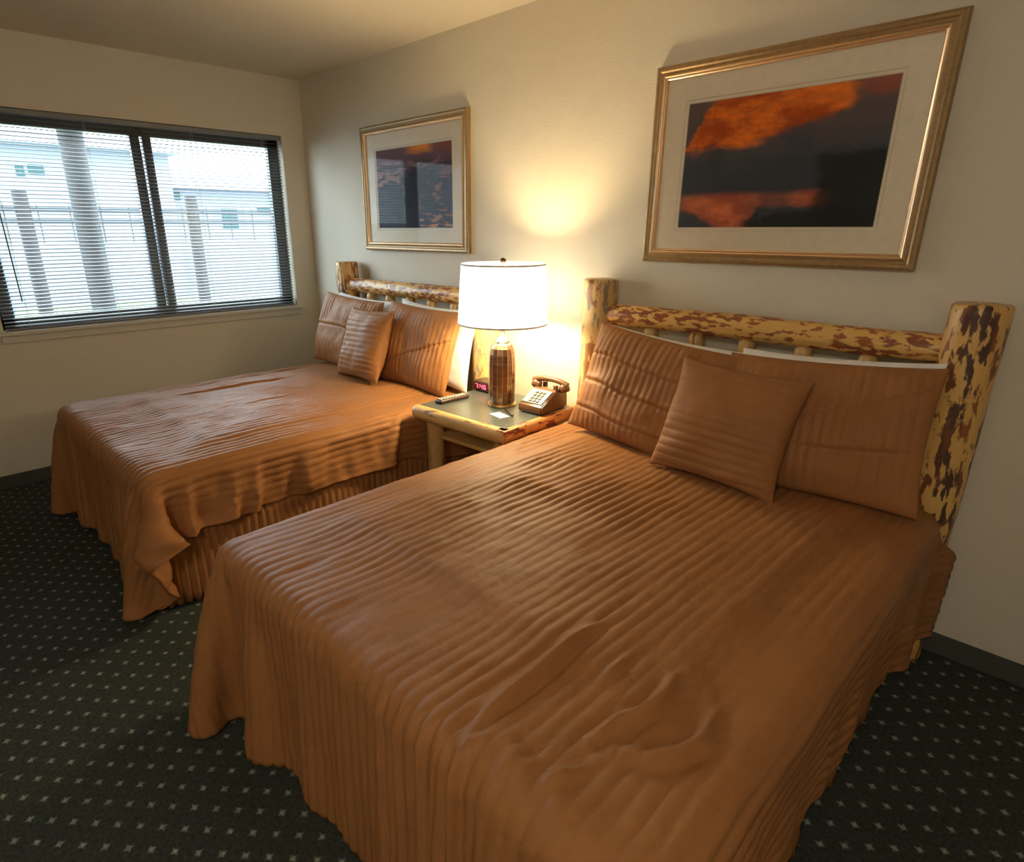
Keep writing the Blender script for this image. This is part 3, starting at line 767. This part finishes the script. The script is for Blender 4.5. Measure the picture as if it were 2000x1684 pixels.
# shade: translucent fabric drum
ms, nt, b = newmat('white_shade'); out = nt.nodes['Material Output']
df = nt.nodes.new('ShaderNodeBsdfDiffuse'); df.inputs[0].default_value = (.86, .86, .88, 1)
tl = nt.nodes.new('ShaderNodeBsdfTranslucent'); tl.inputs[0].default_value = (.58, .66, .84, 1)
wv = nz(nt, tc(nt), 200, 2); bb = nt.nodes.new('ShaderNodeBump'); bb.inputs['Strength'].default_value = .1; bb.inputs['Distance'].default_value = .001
nt.links.new(wv, bb.inputs['Height']); nt.links.new(bb.outputs[0], df.inputs['Normal'])
mx = nt.nodes.new('ShaderNodeMixShader'); mx.inputs[0].default_value = .5
nt.links.new(df.outputs[0], mx.inputs[1]); nt.links.new(tl.outputs[0], mx.inputs[2]); nt.links.new(mx.outputs[0], out.inputs[0])
sz0, sz1 = 1.033 - NZ, 1.302 - NZ
bm = bmesh.new(); lathe(bm, [(.213, sz0), (.196, sz1)], 96, cap=False); fin('lamp_shade', bm, ms, lamp, True)
M_TRIM = simple('shade_binding', (.80, .80, .80), .8)
for r, z in ((.2135, sz0), (.1965, sz1)):
    bm = bmesh.new(); lathe(bm, [(r, z - .004), (r + .0012, z), (r, z + .004), (r - .0025, z + .004), (r - .0025, z - .004), (r, z - .004)], 96, cap=False); fin('shade_binding', bm, M_TRIM, lamp, True, auto=40)
M_WIRE = simple('brass_wire', (.35, .25, .12), .35, .8)
bm = bmesh.new()
for k in range(3):
    a = k * 2 * PI / 3 + .5; tube(bm, [(0.004 * math.cos(a), .004 * math.sin(a), sz1 - .012), (.1955 * math.cos(a), .1955 * math.sin(a), sz1 - .004)], .0016, 6)
hp = [(.010, 0, .38)] + [(.052 * math.sin(PI * s), 0, .38 + (sz1 - .012 - .38) * s) for s in (.12, .25, .4, .55, .7, .85)] + [(.004, 0, sz1 - .010)]
tube(bm, hp, .0016, 6); tube(bm, [(-x, y, z) for x, y, z in hp], .0016, 6)
fin('harp', bm, M_WIRE, lamp, True)
bm = bmesh.new(); lathe(bm, [(.004, sz1 - .014), (.004, sz1 + .004), (.013, sz1 + .008), (.015, sz1 + .017), (.009, sz1 + .026), (.001, sz1 + .029)], 20); fin('finial', bm, M_BLACKM, lamp, True)

# ------------------------------------------------------------------ telephone
M_PHONE = simple('brown_plastic', (0.16, 0.075, 0.032), 0.22); M_FACE = simple('beige_faceplate', (0.42, 0.42, 0.32), 0.4); M_KEY = simple('dark_keys', (0.03, 0.035, 0.03), 0.4)
ph = thing('telephone', (2.525, -0.265, NZ), 'brown push-button desk telephone on the nightstand', 'telephone', rz=rd(3))
bm = bmesh.new()
prof = [(-0.108, 0.004), (-0.108, 0.034), (-0.100, 0.042), (0.010, 0.098), (0.030, 0.100), (0.095, 0.088), (0.104, 0.070), (0.108, 0.004)]
wl = 0.068
L_ = [bm.verts.new((-wl, y, z)) for y, z in prof]; R_v = [bm.verts.new((wl, y, z)) for y, z in prof]
bm.faces.new(L_); bm.faces.new(R_v[::-1])
for i in range(len(prof)):
    j = (i + 1) % len(prof); bm.faces.new((L_[i], L_[j], R_v[j], R_v[i]))
bmesh.ops.bevel(bm, geom=list(bm.edges), offset=.005, segments=2, affect='EDGES')
fin('body', bm, M_PHONE, ph, True, auto=50)
slope = math.atan2(0.056, 0.110)
fp = bpy.data.objects.new('faceplate', None)
bm = bmesh.new(); box(bm, -0.058, 0.058, -0.050, 0.050, 0, 0.004, 0.0015)
face = fin('faceplate', bm, M_FACE, ph, False, (0, -0.047, 0.0705), (slope, 0, 0))
bm = bmesh.new()
for i in range(3):
    for j in range(4):
        box(bm, -0.016 + i * .021 - .0075, -0.016 + i * .021 + .0075, -0.036 + j * .0205 - .0068, -0.036 + j * .0205 + .0068, 0.004, 0.008, .0015)
fin('keys', bm, M_KEY, face)
for sx in (-1, 1):
    bm = bmesh.new(); box(bm, sx * .052 - .012, sx * .052 + .012, .020, .092, .070, .090, .003); box(bm, sx * .052 - .012, sx * .052 + .012, 0.020, 0.034, .088, .122, .004); box(bm, sx * .052 - .012, sx * .052 + .012, 0.078, 0.092, .080, .116, .004); fin('cradle', bm, M_PHONE, ph, True, auto=50)
bm = bmesh.new()
pts = []; rs = []
for k in range(17):
    s = -1 + k / 8; pts.append((s * .098, .056, .138 - .018 * abs(s) ** 2.6)); rs.append(.0135 + .003 * abs(s) ** 3)
tube(bm, pts, rs, 16)
for sx in (-1, 1):
    r = [(.020, 0), (.0255, .004), (.027, .014), (.026, .026), (.018, .036), (.010, .040)]
    b2 = bmesh.new(); lathe(b2, r, 24); tmp = bpy.data.meshes.new('t'); b2.to_mesh(tmp); b2.free()
    tmp.transform(Matrix.Translation((sx * .086, .056, .088)) @ Matrix.Rotation(sx * -.25, 4, 'Y')); bm.from_mesh(tmp); bpy.data.meshes.remove(tmp)
fin('handset', bm, M_PHONE, ph, True, auto=60)
bm = bmesh.new(); pts = []
for k in range(150):
    s = k / 149; a = s * 2 * PI * 18
    c = Vector((-.074 - .030 * math.sin(PI * s), -.045 + .085 * s, .008 + .005 + .045 * s ** 4))
    pts.append(c + Vector((.004 * math.cos(a), 0, .004 * math.sin(a))))
tube(bm, pts, .0014, 6); fin('handset_cord', bm, M_PHONE, ph, True)

# ------------------------------------------------------------------ clock radio
M_BLACK = simple('dark_plastic', (0.035, 0.022, 0.018), 0.3)
ck = thing('clock_radio', (2.125, -0.205, NZ), 'small dark clock radio with red digits behind the lamp', 'clock', rz=rd(0))
bm = bmesh.new(); box(bm, -0.105, 0.105, -0.05, 0.05, 0.004, 0.056, .006, 3); box(bm, -.09, .09, -.04, .04, 0, .006); fin('case', bm, M_BLACK, ck)
bm = bmesh.new(); box(bm, -0.092, 0.03, -0.0525, -0.0495, 0.014, 0.048, .001); disp_ = fin('display_window', bm, simple('display_dark', (.09, .01, .02), .15), ck)
mr, nt, b = newmat('red_led'); b.inputs['Base Color'].default_value = (.5, .05, .08, 1); b.inputs['Emission Color'].default_value = (1, .12, .20, 1); b.inputs['Emission Strength'].default_value = 2.2
segs = {'7': 'abc', '4': 'fgbc', '6': 'afgcde'}
bm = bmesh.new(); x = -0.080
for ch in '7:46':
    if ch == ':':
        for z in (.025, .037): box(bm, x, x + .004, -.0535, -.0524, z - .002, z + .002)
        x += .010; continue
    w_, h_, t_ = .018, .024, .0035; z0_ = .019
    R4 = {'a': (0, w_, h_ - t_, h_), 'g': (0, w_, h_ / 2 - t_ / 2, h_ / 2 + t_ / 2), 'd': (0, w_, 0, t_), 'b': (w_ - t_, w_, h_ / 2, h_), 'c': (w_ - t_, w_, 0, h_ / 2), 'f': (0, t_, h_ / 2, h_), 'e': (0, t_, 0, h_ / 2)}
    for sg in segs[ch]:
        a0, a1, b0, b1 = R4[sg]; box(bm, x + a0, x + a1, -.0535, -.0524, z0_ + b0, z0_ + b1)
    x += .026
fin('digits', bm, mr, disp_)

# ------------------------------------------------------------------ remote, card, pen
rc = thing('remote_control', (2.105, -0.475, NZ), 'brown remote control with pale buttons on nightstand edge', 'remote', rz=rd(-4))
bm = bmesh.new(); box(bm, -0.024, 0.024, -0.095, 0.095, 0.0, 0.020, .008, 3)
for v in bm.verts: v.co.x *= 1 - .12 * math.sin((v.co.y + .03) * 18); 
fin('body', bm, simple('remote_brown', (.05, .025, .015), .35), rc, True, auto=50)
bm = bmesh.new(); rr = random.Random(5)
for i in range(3):
    for j in range(9): box(bm, -.015 + i * .0115 - .0038, -.015 + i * .0115 + .0075 - .0038, -.078 + j * .0185 - .005, -.078 + j * .0185 + .005, .0195, .0235, .001)
fin('buttons', bm, simple('pale_buttons', (.62, .58, .48), .5), rc)
bm = bmesh.new(); box(bm, -0.045, 0.045, -0.027, 0.027, 0, 0.0015)
cdn = fin('card', bm, simple('white_card', (.85, .85, .80), .6), None, False, (2.452, -0.492, NZ), (0, 0, rd(-12))); tag(cdn, 'white card lying flat before the lamp', 'card')
pn = thing('pen', (2.470, -0.443, NZ + .0045), 'dark pen lying beside the white card', 'pen', rz=rd(-28))
bm = bmesh.new(); tube(bm, [(-.065, 0, 0), (-.06, 0, 0), (.035, 0, 0), (.045, 0, 0)], [.003, .0042, .0045, .004], 12); fin('barrel', bm, M_BLACK, pn, True, auto=50)
bm = bmesh.new(); tube(bm, [(-.078, 0, 0), (-.074, 0, 0), (-.064, 0, 0)], [.0006, .0014, .003], 12); fin('tip', bm, M_GOLDB, pn, True)
bm = bmesh.new(); box(bm, .0, .044, -.0012, .0012, .0045, .0062); fin('clip', bm, M_GOLDB, pn)

# ------------------------------------------------------------------ framed pictures
def frame_mat():
    m, nt, b = newmat('gilt_frame'); v = tc(nt)
    n = nz(nt, v, 55, 4, .7); c = mixc(nt, n, (0.20, 0.110, 0.04), (0.46, 0.31, 0.14))
    nt.links.new(c, b.inputs['Base Color']); b.inputs['Metallic'].default_value = .45; b.inputs['Roughness'].default_value = .38
    bump(nt, b, n, .3, .002); return m
M_FRAME = frame_mat(); M_FRAME_IN = simple('gilt_lip', (0.80, 0.56, 0.34), .25, .7)
M_MAT = simple('mat_board', (0.86, 0.78, 0.62), .8)
def glass_pic():
    m, nt, b = newmat('picture_glass'); out = nt.nodes['Material Output']
    tr = nt.nodes.new('ShaderNodeBsdfTransparent'); gl = nt.nodes.new('ShaderNodeBsdfGlossy'); gl.inputs['Roughness'].default_value = .0
    fr = nt.nodes.new('ShaderNodeFresnel'); fr.inputs[0].default_value = 1.14
    mx = nt.nodes.new('ShaderNodeMixShader'); nt.links.new(fr.outputs[0], mx.inputs[0])
    nt.links.new(tr.outputs[0], mx.inputs[1]); nt.links.new(gl.outputs[0], mx.inputs[2]); nt.links.new(mx.outputs[0], out.inputs[0]); return m
M_PGLASS = glass_pic()
def art_mat(kind):
    m, nt, b = newmat('print_' + kind); uv = tc(nt, 'UV')
    s = nt.nodes.new('ShaderNodeSeparateXYZ'); nt.links.new(uv, s.inputs[0]); u, v = s.outputs[0], s.outputs[1]
    def sm(x, a, c_):  # smoothstep a->c_
        n = nt.nodes.new('ShaderNodeMapRange'); n.interpolation_type = 'SMOOTHSTEP'
        n.inputs['From Min'].default_value = a; n.inputs['From Max'].default_value = c_; nt.links.new(x, n.inputs['Value']); return n.outputs[0]
    w1 = M(nt, 'SUBTRACT', nz(nt, mapping(nt, uv, (4, 5, 1)), 1, 5, .6), .5)
    w2 = M(nt, 'SUBTRACT', nz(nt, mapping(nt, uv, (7, 14, 1)), 1, 4, .6), .5)
    def line(pts):   # piecewise height as a function of u
        c_ = nt.nodes.new('ShaderNodeFloatCurve'); cm = c_.mapping.curves[0]
        while len(cm.points) < len(pts): cm.points.new(.5, .5)
        for p_, q_ in zip(cm.points, pts): p_.location = q_
        c_.mapping.update(); nt.links.new(u, c_.inputs['Value']); return c_.outputs[0]
    if kind == 'sunset':
        col = mixc(nt, sm(v, .35, 1.0), (0.076, 0.085, 0.104), (0.162, 0.114, 0.104))
        col = mixc(nt, sm(M(nt, 'ADD', v, w1), .45, .62), (0.067, 0.076, 0.095), col)
        # cloud body between a lower and an upper outline
        lo = line([(0, .60), (.25, .60), (.45, .64), (.62, .68), (.78, .78), (.9, .93), (1, .97)])
        hi = line([(0, .63), (.08, .78), (.16, .97), (.3, 1.0), (.7, 1.0), (.85, .99), (1, 1.0)])
        dl = M(nt, 'SUBTRACT', M(nt, 'ADD', v, M(nt, 'MULTIPLY', w1, .20)), lo)
        dh = M(nt, 'SUBTRACT', hi, M(nt, 'ADD', v, M(nt, 'MULTIPLY', w2, .22)))
        mask = M(nt, 'MULTIPLY', M(nt, 'MULTIPLY', sm(dl, -.01, .07), sm(dh, -.03, .03)), M(nt, 'SUBTRACT', 1.0, sm(M(nt, 'ADD', u, M(nt, 'MULTIPLY', w1, .3)), .80, .90)))
        cc = mixc(nt, sm(w1, -.12, .14), (0.483, 0.086, 0.017), (0.989, 0.265, 0.034))
        cc = mixc(nt, M(nt, 'MULTIPLY', sm(w2, -.05, .2), .35), cc, (0.345, 0.103, 0.057))
        col = mixc(nt, mask, col, cc)
        far = M(nt, 'MULTIPLY', sm(u, .80, .9), sm(M(nt, 'ADD', v, M(nt, 'MULTIPLY', w2, .2)), .84, .95)); col = mixc(nt, M(nt, 'MULTIPLY', far, .75), col, (0.42, 0.12, 0.08))
        # pale horizon haze and reflection on water
        du = line([(0, .0), (.08, .9), (.3, 1), (.42, .75), (.55, .35), (.68, .95), (.78, .3), (.85, .0), (1, 0)])
        dv = M(nt, 'MULTIPLY', sm(M(nt, 'ADD', v, M(nt, 'MULTIPLY', w2, .10)), -.06, .02), M(nt, 'SUBTRACT', 1.0, sm(M(nt, 'ADD', v, M(nt, 'MULTIPLY', w1, .06)), .24, .31)))
        low = sm(M(nt, 'SUBTRACT', M(nt, 'ADD', v, M(nt, 'MULTIPLY', w1, .12)), M(nt, 'ADD', M(nt, 'MULTIPLY', sm(u, .38, .46), .17), M(nt, 'MULTIPLY', sm(M(nt, 'SUBTRACT', .28, u), 0, .26), .16))), -.02, .04)
        rm = M(nt, 'MULTIPLY', M(nt, 'MULTIPLY', du, dv), low)
        rc_ = mixc(nt, sm(w1, -.1, .12), (0.460, 0.127, 0.069), (0.851, 0.253, 0.103))
        col = mixc(nt, M(nt, 'MULTIPLY', rm, .95), col, rc_)
        # dark tree mass on the right
        tree = M(nt, 'MULTIPLY', sm(M(nt, 'ADD', u, M(nt, 'MULTIPLY', w1, .25)), .66, .74), M(nt, 'SUBTRACT', 1.0, sm(M(nt, 'ADD', v, M(nt, 'MULTIPLY', w2, .1)), .50, .56)))
        col = mixc(nt, M(nt, 'MULTIPLY', tree, .85), col, (0.023, 0.027, 0.023))
        shore = M(nt, 'MULTIPLY', sm(M(nt, 'ADD', u, w1), .36, .48), M(nt, 'SUBTRACT', 1.0, sm(M(nt, 'ADD', v, M(nt, 'MULTIPLY', w2, .08)), .11, .16)))
        col = mixc(nt, M(nt, 'MULTIPLY', shore, .9), col, (0.027, 0.030, 0.030))
    else:
        col = mixc(nt, sm(M(nt, 'ADD', v, M(nt, 'MULTIPLY', w1, .4)), .6, .95), (0.038, 0.042, 0.053), (0.190, 0.104, 0.114))
        sun = M(nt, 'MULTIPLY', sm(M(nt, 'ADD', v, M(nt, 'MULTIPLY', w2, .12)), .86, .95), M(nt, 'MULTIPLY', sm(u, .38, .58), M(nt, 'SUBTRACT', 1.0, sm(u, .66, .8))))
        col = mixc(nt, sun, col, (0.862, 0.299, 0.034))
        redc = M(nt, 'MULTIPLY', sm(v, .84, .95), sm(u, .75, .9)); col = mixc(nt, M(nt, 'MULTIPLY', redc, .7), col, (0.322, 0.081, 0.046))
        pk = M(nt, 'MULTIPLY', sm(w2, .0, .10), M(nt, 'MULTIPLY', sm(v, .68, .74), M(nt, 'SUBTRACT', 1.0, sm(v, .80, .86)))); col = mixc(nt, M(nt, 'MULTIPLY', pk, .6), col, (0.437, 0.230, 0.230))
        pk2 = M(nt, 'MULTIPLY', sm(M(nt, 'SUBTRACT', .45, u), 0, .2), M(nt, 'MULTIPLY', sm(M(nt, 'ADD', v, w2), .58, .66), M(nt, 'SUBTRACT', 1.0, sm(v, .68, .74)))); col = mixc(nt, M(nt, 'MULTIPLY', pk2, .7), col, (0.414, 0.196, 0.161))
        cl = M(nt, 'MULTIPLY', sm(M(nt, 'ADD', w1, M(nt, 'MULTIPLY', w2, .8)), .03, .12), M(nt, 'MULTIPLY', sm(M(nt, 'SUBTRACT', u, M(nt, 'MULTIPLY', v, .15)), .5, .62), M(nt, 'SUBTRACT', 1.0, sm(v, .62, .75)))); col = mixc(nt, M(nt, 'MULTIPLY', cl, .75), col, (0.276, 0.115, 0.081))
        lo2 = M(nt, 'MULTIPLY', sm(w2, .0, .1), M(nt, 'MULTIPLY', sm(u, .55, .62), M(nt, 'SUBTRACT', 1.0, sm(v, .10, .20)))); col = mixc(nt, M(nt, 'MULTIPLY', lo2, .8), col, (0.632, 0.276, 0.115))
    nt.links.new(col, b.inputs['Base Color']); b.inputs['Roughness'].default_value = .7
    b.inputs['Specular IOR Level'].default_value = .2
    return m
def make_picture(x0, kind, label):
    w_, z0_, z1_ = 1.004, 1.324, 2.062; cx_, h_ = x0 + w_ / 2, z1_ - z0_
    t = thing('framed_picture', (cx_, 0, z0_), label, 'picture', 'gilt framed sunset prints')
    def ring(profile, mat, nm):
        bm = bmesh.new(); cs = []
        for sx, sz in ((-1, 0), (1, 0), (1, 1), (-1, 1)):
            row = []
            for d, y in profile:
                x = sx * (w_ / 2 - d); z = d if sz == 0 else h_ - d
                row.append(bm.verts.new((x, y, z)))
            cs.append(row)
        for k in range(4):
            a, b_ = cs[k], cs[(k + 1) % 4]
            for i in range(len(profile)):
                j = (i + 1) % len(profile); bm.faces.new((a[i], b_[i], b_[j], a[j]))
        return fin(nm, bm, mat, t)
    ring([(0, -.002), (0, -.022), (.003, -.028), (.010, -.031), (.018, -.030), (.024, -.026), (.030, -.026), (.036, -.0285), (.036, -.002)], M_FRAME, 'frame')
    ring([(.036, -.004), (.036, -.0285), (.040, -.031), (.043, -.029), (.045, -.024), (.049, -.025), (.052, -.022), (.053, -.015), (.053, -.004)], M_FRAME_IN, 'frame_lip')
    # mat with a bevelled opening
    aw0, aw1, az0, az1 = -w_ / 2 + .143, w_ / 2 - .143, .135, h_ - .143
    def matring(nm, o, y_, th, mat):
        bm = bmesh.new(); X0, X1, Z0, Z1 = -w_ / 2 + .046, w_ / 2 - .046, .046, h_ - .046
        a0, a1, c0, c1 = aw0 - o, aw1 + o, az0 - o, az1 + o; bv = .003
        O = [(X0, Z0), (X1, Z0), (X1, Z1), (X0, Z1)]; I = [(a0, c0), (a1, c0), (a1, c1), (a0, c1)]; J = [(a0 + bv, c0 + bv), (a1 - bv, c0 + bv), (a1 - bv, c1 - bv), (a0 + bv, c1 - bv)]
        vo = [bm.verts.new((x, y_, z)) for x, z in O]; vi = [bm.verts.new((x, y_, z)) for x, z in I]; vj = [bm.verts.new((x, y_ + th, z)) for x, z in J]; vb = [bm.verts.new((x, y_ + th, z)) for x, z in O]
        for k in range(4):
            n_ = (k + 1) % 4
            bm.faces.new((vo[k], vo[n_], vi[n_], vi[k])); bm.faces.new((vi[k], vi[n_], vj[n_], vj[k])); bm.faces.new((vj[k], vj[n_], vb[n_], vb[k])); bm.faces.new((vb[k], vb[n_], vo[n_], vo[k]))
        return fin(nm, bm, mat, t)
    matring('mat_board', .012, -.013, .0025, M_MAT); matring('inner_mat_board', .0, -.0100, .003, M_MAT)
    bm = bmesh.new(); vs = [bm.verts.new(p_) for p_ in ((aw0 - .01, -.0065, az0 - .01), (aw1 + .01, -.0065, az0 - .01), (aw1 + .01, -.0065, az1 + .01), (aw0 - .01, -.0065, az1 + .01))]
    f = bm.faces.new(vs); uvl = bm.loops.layers.uv.new('UVMap')
    for l_, q_ in zip(f.loops, ((0, 0), (1, 0), (1, 1), (0, 1))): l_[uvl].uv = q_
    me = bpy.data.meshes.new('print'); bm.to_mesh(me); bm.free(); link('print', me, art_mat(kind), t, False)
    bm = bmesh.new(); box(bm, -w_ / 2 + .02, w_ / 2 - .02, -.0055, -.002, .02, h_ - .02); fin('backing_board', bm, M_MAT, t)
    bm = bmesh.new(); vs = [bm.verts.new(p_) for p_ in ((-w_ / 2 + .050, -.0165, .050), (w_ / 2 - .050, -.0165, .050), (w_ / 2 - .050, -.0165, h_ - .050), (-w_ / 2 + .050, -.0165, h_ - .050))]; bm.faces.new(vs)
    fin('glass', bm, M_PGLASS, t)
make_picture(2.859, 'sunset', 'gilt framed orange sunset cloud print on wall above near bed')
make_picture(0.747, 'dusk', 'gilt framed dark landscape print above the far bed, reflecting the window')

# added unseen ceiling fixture behind the camera, soft fill for the near bed's foot
cf = thing('added_fill_fixture', (4.5, -3.5, RH), 'unseen round fill fixture added at the room end behind the viewer', 'added fill light')
bm = bmesh.new(); lathe(bm, [(.17, -.03), (.175, -.02), (.175, 0)], 40); fin('base', bm, M_CHROME, cf, True, auto=40)
mo, nt, b = newmat('fill_opal_glass'); b.inputs['Base Color'].default_value = (.9, .88, .8, 1); b.inputs['Emission Color'].default_value = (1, .8, .58, 1); b.inputs['Emission Strength'].default_value = 1.5
bm = bmesh.new(); lathe(bm, [(.16, -.03), (.15, -.055), (.12, -.075), (.07, -.088), (.01, -.092)], 40); fin('diffuser', bm, mo, cf, True)
